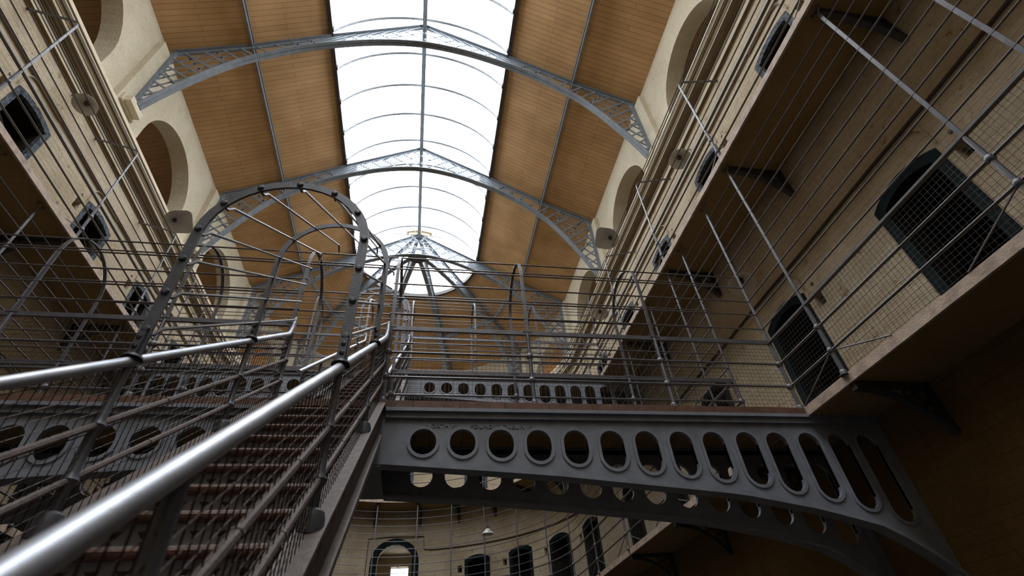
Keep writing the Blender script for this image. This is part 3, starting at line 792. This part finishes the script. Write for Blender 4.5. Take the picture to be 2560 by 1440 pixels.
# ------------------------------------------------------------------ footbridges
HB = [2.749, 2.739, 2.718, 2.693, 2.667, 2.629, 2.593, 2.564, 2.524, 2.479, 2.416, 2.347, 2.258, 2.141]
HX = [0.651, 0.996, 1.340, 1.685, 2.030, 2.376, 2.715, 3.058, 3.395, 3.740, 4.062, 4.410, 4.740, 5.058]
EB = [(0.32, 2.674), (1.315, 2.609), (1.839, 2.570), (2.771, 2.477), (3.473, 2.407), (4.199, 2.269), (4.722, 2.127), (5.017, 1.959), (5.30, 1.706)]
def eb(x): return interp(EB, x)
def girder(root, s, y, zoff, shift, x_in, facing):
    """s: side, facing -1 outer face looks to -Y, 1 to +Y"""
    ztop = 3.155
    n = 26; xs = [x_in+(5.30-x_in)*i/n for i in range(n+1)]
    q_ = lambda x: shift*(1-min(1, max(0, (x-0.65)/4.65))**2)
    ebs = lambda x: eb(max(0.32, x-q_(x)))
    bot = [(x, ebs(x)) for x in xs]
    ol = bot+[(5.30, ztop), (x_in, ztop)]
    holes = []; rings = []
    for hx, hb in zip(HX, HB):
        hx2 = hx+shift*(1-min(1, (hx-0.65)/4.65)**2)
        if hx2-0.13 < x_in or hx2 > 5.14: continue
        r = 0.113; zt = 2.980
        top = arc((hx2, zt-r), r, 0, pi, 10); bt = arc((hx2, hb+r), r, pi, 2*pi, 10)
        holes.append(top+bt)
        R2 = 0.142; rings.append((arc((hx2, zt-r), R2, 0, pi, 12)+arc((hx2, hb+r), R2, pi, 2*pi, 12), arc((hx2, zt-r), r, 0, pi, 12)+arc((hx2, hb+r), r, pi, 2*pi, 12)))
    f = lambda u, v, w: (s*u, y+w*(-facing), v+zoff)
    g = MB(); g.plate(ol, holes, f, 0, 0.03)
    for R_o, R_i in rings:
        m_ = len(R_o)
        for i in range(m_):
            j = (i+1) % m_
            g.quad(f(*R_o[i], -0.014), f(*R_o[j], -0.014), f(*R_i[j], -0.014), f(*R_i[i], -0.014))
            g.quad(f(*R_o[i], -0.014), f(*R_o[j], -0.014), f(*R_o[j], 0), f(*R_o[i], 0))
            g.quad(f(*R_i[i], -0.014), f(*R_i[j], -0.014), f(*R_i[j], 0.03), f(*R_i[i], 0.03))
    o = g.build('girder_web', M['iron'], root)
    fl = MB()
    fl.ribbon([f(x, ebs(x)-0.012, 0.015) for x in xs], (0, 1, 0), 0.13, 0.022)
    fl.ribbon([f(x, ebs(x)+0.012, -0.022) for x in xs], (0, 1, 0), 0.04, 0.022)
    a, b = sorted((f(x_in, 0, 0)[0], f(5.30, 0, 0)[0]))
    def yb_(w0, w1): return sorted((f(0, 0, w0)[1], f(0, 0, w1)[1]))
    y0_, y1_ = yb_(-0.07, 0.06); fl.box(a, b, y0_, y1_, 3.125+zoff, 3.158+zoff)
    y0_, y1_ = yb_(-0.035, 0.03); fl.box(a, b, y0_, y1_, 3.075+zoff, 3.125+zoff)
    fl.build('girder_flange', M['iron'], root)
    wp = MB(); q0, q1 = sorted((s*5.24, s*5.30)); y0_, y1_ = yb_(-0.02, 0.1); wp.box(q0, q1, y0_, y1_, 1.66+zoff, 3.13+zoff); wp.build('wall_plate', M['iron'], root)

def bridge(label, y, zf, stair_front, stair_back, hoops, shiftR=0.0, shiftL=0.0):
    root = empty('footbridge', (0, y+BW/2, zf), label, 'footbridge', 'iron footbridges across the hall')
    zo = zf-F1
    for s, xi, sh in ((1, XR+0.07, shiftR), (-1, -XL+0.08, shiftL)):
        girder(root, s, y+0.02, zo, sh, xi, -1)
        girder(root, s, y+BW-0.02, zo, sh, xi, 1)
    cb = MB(); cb.box(XL-0.08, XR+0.07, y+0.02, y+0.05, zf-0.56, zf-0.06); cb.box(XL-0.08, XR+0.07, y+BW-0.05, y+BW-0.02, zf-0.56, zf-0.06); cb.box(XL-0.08, XR+0.07, y+0.02, y+BW-0.02, zf-0.57, zf-0.555); cb.build('centre_girder', M['iron'], root)
    dk = MB(); dk.uv = None
    dk.box(-G-0.02, G+0.02, y-0.02, y+BW+0.02, zf-0.05, zf-0.012); dk.build('deck', M['plank'], root)
    db = MB()
    k = 0; x = -5.2
    while x < 5.2: db.box(x, x+0.155, y+0.06, y+BW-0.06, zf-0.075, zf-0.052); x += 0.16
    db.build('deck_soffit', M['soffit2'], root)
    for fy in (y-0.045, y+BW-0.005):
        e = MB(); x = -G
        while x < G-0.01:
            x2 = min(G, x+0.42); e.box(x+0.002, x2-0.002, fy, fy+0.05, zf-0.06, zf+0.004+0.004*random.random()); x = x2
        e.build('edge_board', M['plank'], root)
    zt = zf+1.65; rc = BW/2
    for hx in hoops:
        pts = [(hx, y, zf+HR), (hx, y, zf+1.2)]+[(hx, y+rc-rc*cos(pi*i/16), zt+rc*sin(pi*i/16)) for i in range(17)]+[(hx, y+BW, zf+1.2), (hx, y+BW, zf+HR)]
        hp_ = MB().ribbon(pts, (1, 0, 0), 0.036, 0.013).build('hoop', M['rail'], root)
        for py in (y, y+BW):
            mb = MB(); post_foot(mb, hx, py, zf); post_low(mb, (hx, py), zf, zf+HR, [zf+m_ for m_ in MID]); mb.build('post', M['rail'], root, smooth=True)
            mb = MB(); mb.box(hx-0.05, hx+0.05, py-0.018, py+0.018, zf+HR+0.01, zf+HR+0.03); mb.build('hoop_foot', M['rail'], hp_)
    for py, st in ((y, stair_front), (y+BW, stair_back)):
        secs = [(-G, XL), (XR, G)] if st else [(-G, G)]
        for a, b in secs:
            for z in MID: MB().tube([(a, py, zf+z), (b, py, zf+z)], 0.0125, 6).build('mid_rail', M['rail'], root, smooth=True)
            MB().box(a, b, py-0.013, py+0.013, zf+HR-0.024, zf+HR+0.024).build('handrail', M['rail'], root)
            if zf == F1: mesh_straight(lambda u, z: (u, py, z), a, b, zf+0.02, zf+HR).build('mesh_panel', M['meshl'], root)
            for z in (1.02, 1.23, 1.43): MB().tube([(a, py, zf+z), (b, py, zf+z)], 0.009, 6).build('cage_rail', M['rod'], root, smooth=True)
    for py in (y, y+BW): MB().tube([(-G, py, zf+1.65), (G, py, zf+1.65)], 0.009, 6).build('cage_rail', M['rod'], root, smooth=True)
    for t in (35, 90, 145):
        yy = y+rc-rc*cos(rad(t)); zz = zt+rc*sin(rad(t))
        MB().tube([(-G, yy, zz), (G, yy, zz)], 0.009, 6).build('cage_rail', M['rod'], root, smooth=True)
    return root
M['soffit2'] = metal_paint('deck_soffit_ochre', (0.34, 0.20, 0.075), 0.7, var=0.25, scale=4, bump=0.3)
b1 = bridge('lower iron footbridge with circular holes in its girders, reached by the near staircase', BY1, F1, True, True, [XR+0.03, 1.68, 3.10, XL-0.03, -1.85, -3.14], 0, 0.575)
b2 = bridge('upper iron footbridge behind and above the lower one', BY2, F2, True, False, [XR+0.03, 1.68, 3.10, XL-0.03, -1.85, -3.14], 0.078, 0.575)

# foundry name cast on the front girder
cu = bpy.data.curves.new('foundry_lettering', 'FONT'); cu.body = 'NORTH WALL FOUNDRY DUBLIN 1861'; cu.size = 0.052; cu.extrude = 0.004
to = bpy.data.objects.new('foundry_lettering', cu); col.objects.link(to); cu.materials.append(M['iron'])
to.rotation_euler = (pi/2, 0, 0)
bpy.context.view_layer.update()
wtxt = to.dimensions.x; to.scale = (1.02/max(wtxt, 0.01), 1, 1)
bpy.context.view_layer.update()
tm = bpy.data.meshes.new_from_object(to.evaluated_get(bpy.context.evaluated_depsgraph_get())); tm.transform(Matrix.Diagonal((to.scale.x, 1, 1, 1)))
bpy.data.objects.remove(to)
to = bpy.data.objects.new('foundry_lettering', tm); col.objects.link(to); to.rotation_euler = (pi/2, 0, 0)
to.parent = b1; to.location = Vector((0.665, BY1+0.02-0.004, 2.995)) - Vector(b1.location)

# ------------------------------------------------------------------ staircases
def stair(label, y0, z0_, y1, z1_, first):
    """pitch line Z = z1 + SL*(y - y1)"""
    root = empty('staircase', ((XR+XL)/2, y0, z0_), label, 'staircase', 'iron staircases up the middle of the hall')
    pz = lambda y: z1_+SL*(y-y1-0.0)
    st = lambda y: SL*(y-y1)+z1_+0.015                    # top of stringer
    ya = y0+0.02 if first else y0
    ya = y1-(z1_-z0_)/SL+0.02
    for s, xo, xi in ((1, XR+0.06, XR-0.05), (-1, XL-0.06, XL+0.05)):
        xw = (xo*0.55+xi*0.45)
        tp = MB(); tp.ribbon([((xo+xi)/2, ya, st(ya)-0.008), ((xo+xi)/2, y1+0.0, st(y1)-0.008)], (1, 0, 0), abs(xo-xi), 0.018)
        tp.build('stringer_top_flange', M['dusty'], root)
        bt = MB(); bt.ribbon([((xo+xi)/2, ya, st(ya)-0.33), ((xo+xi)/2, y1-0.12, st(y1-0.12)-0.33), ((xo+xi)/2, y1-0.04, st(y1-0.08)-0.28)], (1, 0, 0), abs(xo-xi), 0.02)
        bt.ribbon([(xo, ya, st(ya)-0.31), (xo, y1-0.12, st(y1-0.12)-0.31)], (0, 0, 1), 0.05, 0.012)
        bt.build('stringer_bottom_flange', M['dusty'], root)
        holes = []; y = y1-0.30
        while y > ya+0.15:
            zc = st(y)-0.165; holes.append([(y-0.035, zc-0.10), (y+0.035, zc-0.015), (y+0.035, zc+0.10), (y-0.035, zc+0.015)]); y -= 0.235
        wb = MB(); wb.plate([(ya, st(ya)-0.32), (y1, st(y1)-0.32), (y1, st(y1)-0.01), (ya, st(ya)-0.01)], holes, lambda u, v, w: (xw+w, u, v), -0.008, 0.008)
        wb.build('stringer_web', M['dusty'], root)
    # treads and fretwork risers
    TL, TR = XL+0.05, XR-0.05
    n = 17; r = (z1_-z0_)/n; g = r/SL
    for k in range(1, n):
        zt = z1_-k*r; yn = y1-k*g
        t = MB(); t.box(TL, TR, yn-0.022, yn+g+0.012, zt-0.032, zt-0.002)
        t.tube([(TL, yn-0.022, zt-0.017), (TR, yn-0.022, zt-0.017)], 0.0155, 8)
        tread_ = t.build('tread', M['tread'], root, smooth=True)
        tr_ = MB(); tr_.box(TL, TR, yn+0.004, yn+0.012, zt-0.004+0.004, zt+0.012+0.0)
        tr_.tube([(TL, yn+0.006, zt+0.006), (TR, yn+0.006, zt+0.006)], 0.004, 5)
        tr_.build('tread_bead', M['rod'], tread_)
        # riser below this tread
        zb = zt-r+0.0; h = r-0.034; holes = []; x = TL+0.055
        while x < TR-0.03:
            holes.append(arc((x, zb+0.035), 0.027, 0, pi, 7)+[(x-0.027, zb+0.016), (x+0.027, zb+0.016)])
            if x+0.0475 < TR-0.03: holes.append([(x+0.022, zb+h-0.028), (x+0.073, zb+h-0.028), (x+0.0475, zb+h-0.058)])
            x += 0.095
        rs = MB(); rs.plate([(TL, zb), (TR, zb), (TR, zb+h), (TL, zb+h)], holes, lambda u, v, w: (u, yn+0.02+w, v), 0, 0.008)
        x = TL+0.055
        while x < TR-0.03:
            rs.ribbon([(x+0.036*cos(pi*i/8), yn+0.017, zb+0.035+0.036*sin(pi*i/8)) for i in range(9)], (0, 1, 0), 0.008, 0.008); x += 0.095
        rs.build('riser', M['iron'], root)
    # posts, rails and mesh
    HH = 0.705
    py = [0.94, 2.15, 3.36] if first else [y1-3.27, y1-2.07, y1-0.87]
    if not first: py = [y1-3.47, y1-2.27, y1-1.07]
    for s, x in ((1, XR), (-1, XL)):
        for y in py+[y1]:
            mb = MB(); zb = st(y)
            if y != y1:
                mb.lathe((x, y, zb-0.03), [(0.052, 0), (0.052, 0.06), (0.045, 0.085), (0.03, 0.095), (0.02, 0.1)], n=12)
            mb.tube([(x, y, zb), (x, y, zb+0.15), (x, y, zb+0.18), (x, y, zb+0.21), (x, y, zb+0.37), (x, y, zb+0.40), (x, y, zb+0.43), (x, y, zb+HH)], [0.021, 0.02, 0.034, 0.02, 0.019, 0.032, 0.019, 0.018], 10)
            mb.build('post', M['irond'], root, smooth=True)
        for h in (0.185, 0.405):
            mb = MB(); mb.tube([(x, ya, st(ya)+h), (x, y1, st(y1)+h)], 0.0145, 8)
            y = ya+0.35
            while y < y1-0.1:
                mb.lathe((x, y, st(y)+h), [(0.0165, -0.008), (0.0185, 0), (0.0165, 0.008)], (0, 1, SL), 8); y += 0.42
            mb.build('mid_rail', M['dusty'], root, smooth=True)
        hr = MB(); pts = []
        yend = y1-0.13
        y = ya-0.15
        while y < yend: pts.append((x, y, st(y)+HH)); y += 0.15
        z_ = st(yend)+HH
        for i in range(9):
            a = pi/2*i/8*0.72; pts.append((x, yend+0.16*sin(a)*0.8, z_+0.79*0.16*sin(a)*0.8+0.20*(1-cos(a))*1.0))
        pts.append((x, pts[-1][1]+0.005, pts[-1][2]+0.07))
        n_ = len(pts); hr.tube(pts, 0.0235, 12); hr.build('handrail', M['steel'], root, smooth=True)
        # mesh: uprights and wires parallel to the pitch
        mp = MB(); k = int((y1-ya)/CELL)
        for i in range(k+1):
            y = ya+(y1-ya)*i/k; mp.tube([(x, y, st(y)+0.0), (x, y, st(y)+HH-0.01)], 0.0021, 4, cap=False)
        mp.build('mesh_upright_wires', M['mesh'], root)
        mp = MB()
        for i in range(1, 15):
            h = HH*i/15; mp.tube([(x, ya, st(ya)+h), (x, y1, st(y1)+h)], 0.0019 if i % 4 else 0.003, 4, cap=False)
        mp.build('mesh_sloping_wires', M['dusty'], root)
    # cage hoops with rods
    hys = [2.15, 3.36] if first else [y1-2.27, y1-1.07]
    xc = (XR+XL)/2; rw = (XR-XL)/2; Zl = 0.84       # straight leg above the handrail
    def hoop_pt(y, t):
        """t 0..1 round the hoop; returns point"""
        zb = st(y)+HH; Ltot = 2*Zl+pi*rw; q = t*Ltot
        if q < Zl: return (XL, y, zb+q)
        if q > Ltot-Zl: return (XR, y, zb+(Ltot-q))
        a = (q-Zl)/rw; return (xc-rw*cos(a), y, zb+Zl+rw*sin(a)*1.05)
    hoops_ = []
    for hi, y in enumerate(hys):
        pts = [hoop_pt(y, i/40) for i in range(41)]
        w_, t_ = (0.034, 0.012)
        hoops_.append(MB().ribbon(pts, (0, 1, 0), 0.014, 0.054 if hi == 0 else 0.048).build('hoop', M['irond'], root))
        if hi == 0:
            pass
        for x in (XL, XR):
            mb = MB(); mb.box(x-0.017, x+0.017, y-0.028, y+0.028, st(y)+HH+0.03, st(y)+HH+0.15)
            mb.lathe((x, y, st(y)+HH+0.012), [(0.045, 0), (0.042, 0.012), (0.02, 0.022)], n=12)
            for hz in (0.065, 0.115):
                for sx in (-1, 1): mb.lathe((x, y-0.028, st(y)+HH+hz), [(0.013, 0), (0.011, 0.006), (0.0, 0.009)], (0, -1, 0), 8)
            mb.build('hoop_foot', M['irond'], hoops_[-1], smooth=True)
    ts = [0.055+0.89*i/12 for i in range(13)]
    for i, t in enumerate(ts):
        p = Vector(hoop_pt(hys[0], t)); d = Vector((0, 1, SL))
        inw = Vector((xc, p.y, st(p.y)+HH+Zl))-p
        if abs(inw.x) > rw*0.97: inw.z = 0
        inw.normalize(); run_ = y1-p.y
        pts = [p+Vector((0, 0.005, 0)), p+Vector((0, 0.035, 0)), p+Vector((0, 0.055, 0.012))+inw*0.004, p+d*0.10+inw*0.010, p+d*(run_-0.05)+inw*0.012]
        if 3 <= i <= 9:
            q_ = p+d*run_+inw*0.012; tgt = y1 and (z1_+2.07 if q_.z > z1_+1.95 else z1_+1.65)
            pts += [q_, Vector((q_.x, y1+(0.08 if tgt > z1_+1.8 else 0.0), min(q_.z-0.03, tgt)))]
        MB().tube(pts, 0.0092, 7).build('cage_rod', M['rod'], root, smooth=True)
        MB().lathe(tuple(p+Vector((0, -0.007, 0))), [(0.019, 0), (0.019, 0.010), (0.014, 0.015), (0, 0.016)], (0, -1, 0), 8).build('bolt', M['irond'], hoops_[0])
    return root
stair('near iron staircase with steel handrails rising to the lower footbridge', 0.2, 0.0, BY1, F1, True)
stair('farther iron staircase rising from the lower to the upper footbridge', BY1+BW, F1, BY2, F2, False)

# ------------------------------------------------------------------ lamps
def dish_lamp(label, loc, aim, r=0.27, group='dish lamps on the galleries', arm_to=None, spread=None):
    root = empty('dish_lamp', loc, label, 'lamp', group)
    a = Vector(aim).normalized(); c = Vector(loc)
    t1 = Vector(spread or (1, 0, 0)); t1 = (t1-a*t1.dot(a)).normalized(); t2 = a.cross(t1)
    prof = [(0.10, -0.13), (0.25, -0.12), (0.5, -0.085), (0.8, -0.03), (1.0, 0.0), (0.985, 0.004), (0.78, -0.022), (0.5, -0.07), (0.18, -0.10), (0.0, -0.105)]
    mb = MB(); n = 32
    def rr(t):
        if not spread: return r
        k = max(0.0, cos(t)); q = r/max(abs(cos(t)), abs(sin(t)))          # round back, squared-off throw side
        return r*(1-min(1, k*3))+min(q, r*1.25)*min(1, k*3)
    for f_, h in prof:
        for k in range(n):
            t = 2*pi*k/n; q = rr(t)*f_
            mb.v.append(tuple(c+a*h+t1*(q*cos(t))+t2*(q*sin(t))))
    for i in range(len(prof)-1):
        for k in range(n): k2 = (k+1) % n; mb.f.append((i*n+k, i*n+k2, (i+1)*n+k2, (i+1)*n+k))
    mb.build('shade', M['shade'], root, smooth=True)
    cs = c-t1*(r*0.25 if spread else 0)
    mb = MB(); mb.lathe(cs, [(0.0, -0.10), (0.04, -0.10), (0.04, -0.05), (0.03, -0.025), (0.0, -0.015)], tuple(a), 12); mb.build('bulb_socket', M['bulb'], root, smooth=True)
    mb = MB(); mb.lathe(cs, [(0.035, -0.20), (0.045, -0.18), (0.045, -0.11)], tuple(a), 10)
    if arm_to: mb.tube([cs-a*0.15, Vector(arm_to)], 0.011, 6)
    mb.build('arm', M['rail'], root, smooth=True)
    return root
C_ = Vector((0.6425, 0, 1.0))
def at(px, py, X):
    d = R_*((px-1266.31)/1251.33)+F_-U_*((py-682.11)/1251.33); t = (X-C_.x)/d.x; return C_+d*t
dish_lamp('large tilted dish lamp hanging by the right upper cage', (4.35, 7.10, 8.66), (-0.35, -0.30, -0.9), 0.25, arm_to=(4.6, 7.2, 8.8), spread=(-1, 0.1, 0))
dish_lamp('flat dish lamp on the right wall above the second upper doorway', (5.0, 4.82, 8.46), (-0.25, -0.2, -1), 0.20, arm_to=(5.3, 4.8, 8.8))
dish_lamp('small dish lamp far along the right upper gallery', (5.0, 9.80, 8.72), (-0.25, -0.2, -1), 0.22, arm_to=(5.3, 9.8, 9.0))
dish_lamp('white dish lamp under the right upper gallery beside the footbridge end', (4.9, 4.69, 5.33), (-0.2, -0.2, -1), 0.19, arm_to=(4.95, 4.72, 6.4))
dish_lamp('large tilted dish lamp hanging by the left upper cage', (-4.38, 7.52, 8.74), (0.35, -0.30, -0.9), 0.25, arm_to=(-4.6, 7.7, 8.87), spread=(1, 0.1, 0))
dish_lamp('flat dish lamp near the left wall above the nearest upper doorway', (-5.0, 5.05, 8.74), (0.15, -0.3, -1), 0.18, arm_to=(-5.3, 5.05, 8.98))
pr_ = empty('pendant_lamp', (2.75, 16.35, 5.25), 'small enamel pendant lamp hanging from the upper gallery at the far end', 'lamp')
mb = MB(); mb.lathe((2.75, 16.35, 5.25), [(0.03, 0.16), (0.05, 0.15), (0.10, 0.11), (0.17, 0.03), (0.18, 0.0), (0.165, 0.005), (0.09, 0.09), (0.04, 0.12)], n=24); mb.build('shade', M['shade'], pr_, smooth=True)
mb = MB(); mb.lathe((2.75, 16.35, 5.25), [(0.0, 0.24), (0.035, 0.23), (0.035, 0.13), (0.0, 0.13)], n=10); mb.tube([(2.75, 16.35, 5.47), (2.75, 16.35, 6.42)], 0.006, 5); mb.build('cord', M['cable'], pr_)

# ------------------------------------------------------------------ cables and conduits on the walls
def run(name, label, pts, r, mt, cat='cable'):
    setp(MB().tube(pts, r, 6).build(name, mt, smooth=True), label, cat)
def loops(fn, ys, zc, zd):
    pts = [fn(-3, zc, -0.02)]
    for y in ys: pts += [fn(y-0.62, zc, -0.02), fn(y+0.1, zc+0.01, -0.02)]
    pts.append(fn(12, zc, -0.02)); return pts
run('wall_conduit', 'dark conduit along the right wall above the lower gallery doorways', loops(fR, YR_DOORS, F1+2.02, 0), 0.016, M['cable'], 'conduit')
run('wall_conduit', 'dark conduit along the left wall above the lower gallery doorways', loops(fL, YL_DOORS, F1+2.02, 0), 0.016, M['cable'], 'conduit')
run('wall_conduit', 'conduit along the right wall above the upper gallery doorways', loops(fR, YR_DOORS, F2+1.98, 0), 0.018, M['dusty'], 'conduit')
run('wall_conduit', 'conduit along the left wall above the upper gallery doorways', loops(fL, YL_DOORS, F2+1.98, 0), 0.018, M['dusty'], 'conduit')
run('wall_conduit', 'conduit curving along the end wall above its lower doorways', [fA(W*rad(a), F1+2.0, -0.02) for a in range(12, 90, 4)], 0.016, M['cable'], 'conduit')
for fn, nm in ((fR, 'right'), (fL, 'left')):
    run('cornice_cable', 'thin cable clipped under the cornice on the %s wall' % nm, [fn(y, 9.225+0.006*sin(y*9), -0.075) for y in [-4+0.25*i for i in range(66)]], 0.007, M['cable'])
    run('cornice_pipe', 'pale pipe fixed along the cornice on the %s wall' % nm, [fn(y, 9.45, -0.25) for y in (-6, 12.4)], 0.02, M['corn_l'], 'pipe')
run('sagging_cable', 'cable draped round the arched entrance at the far end', [fA(-0.86, F1+0.2, -0.02), fA(-0.86, F1+2.36, -0.02), fA(-0.2, F1+2.42, -0.02), fA(0.88, F1+2.40, -0.02), fA(0.90, F1+2.02, -0.02), fA(1.2, F1+2.0, -0.02)], 0.014, M['cable'])
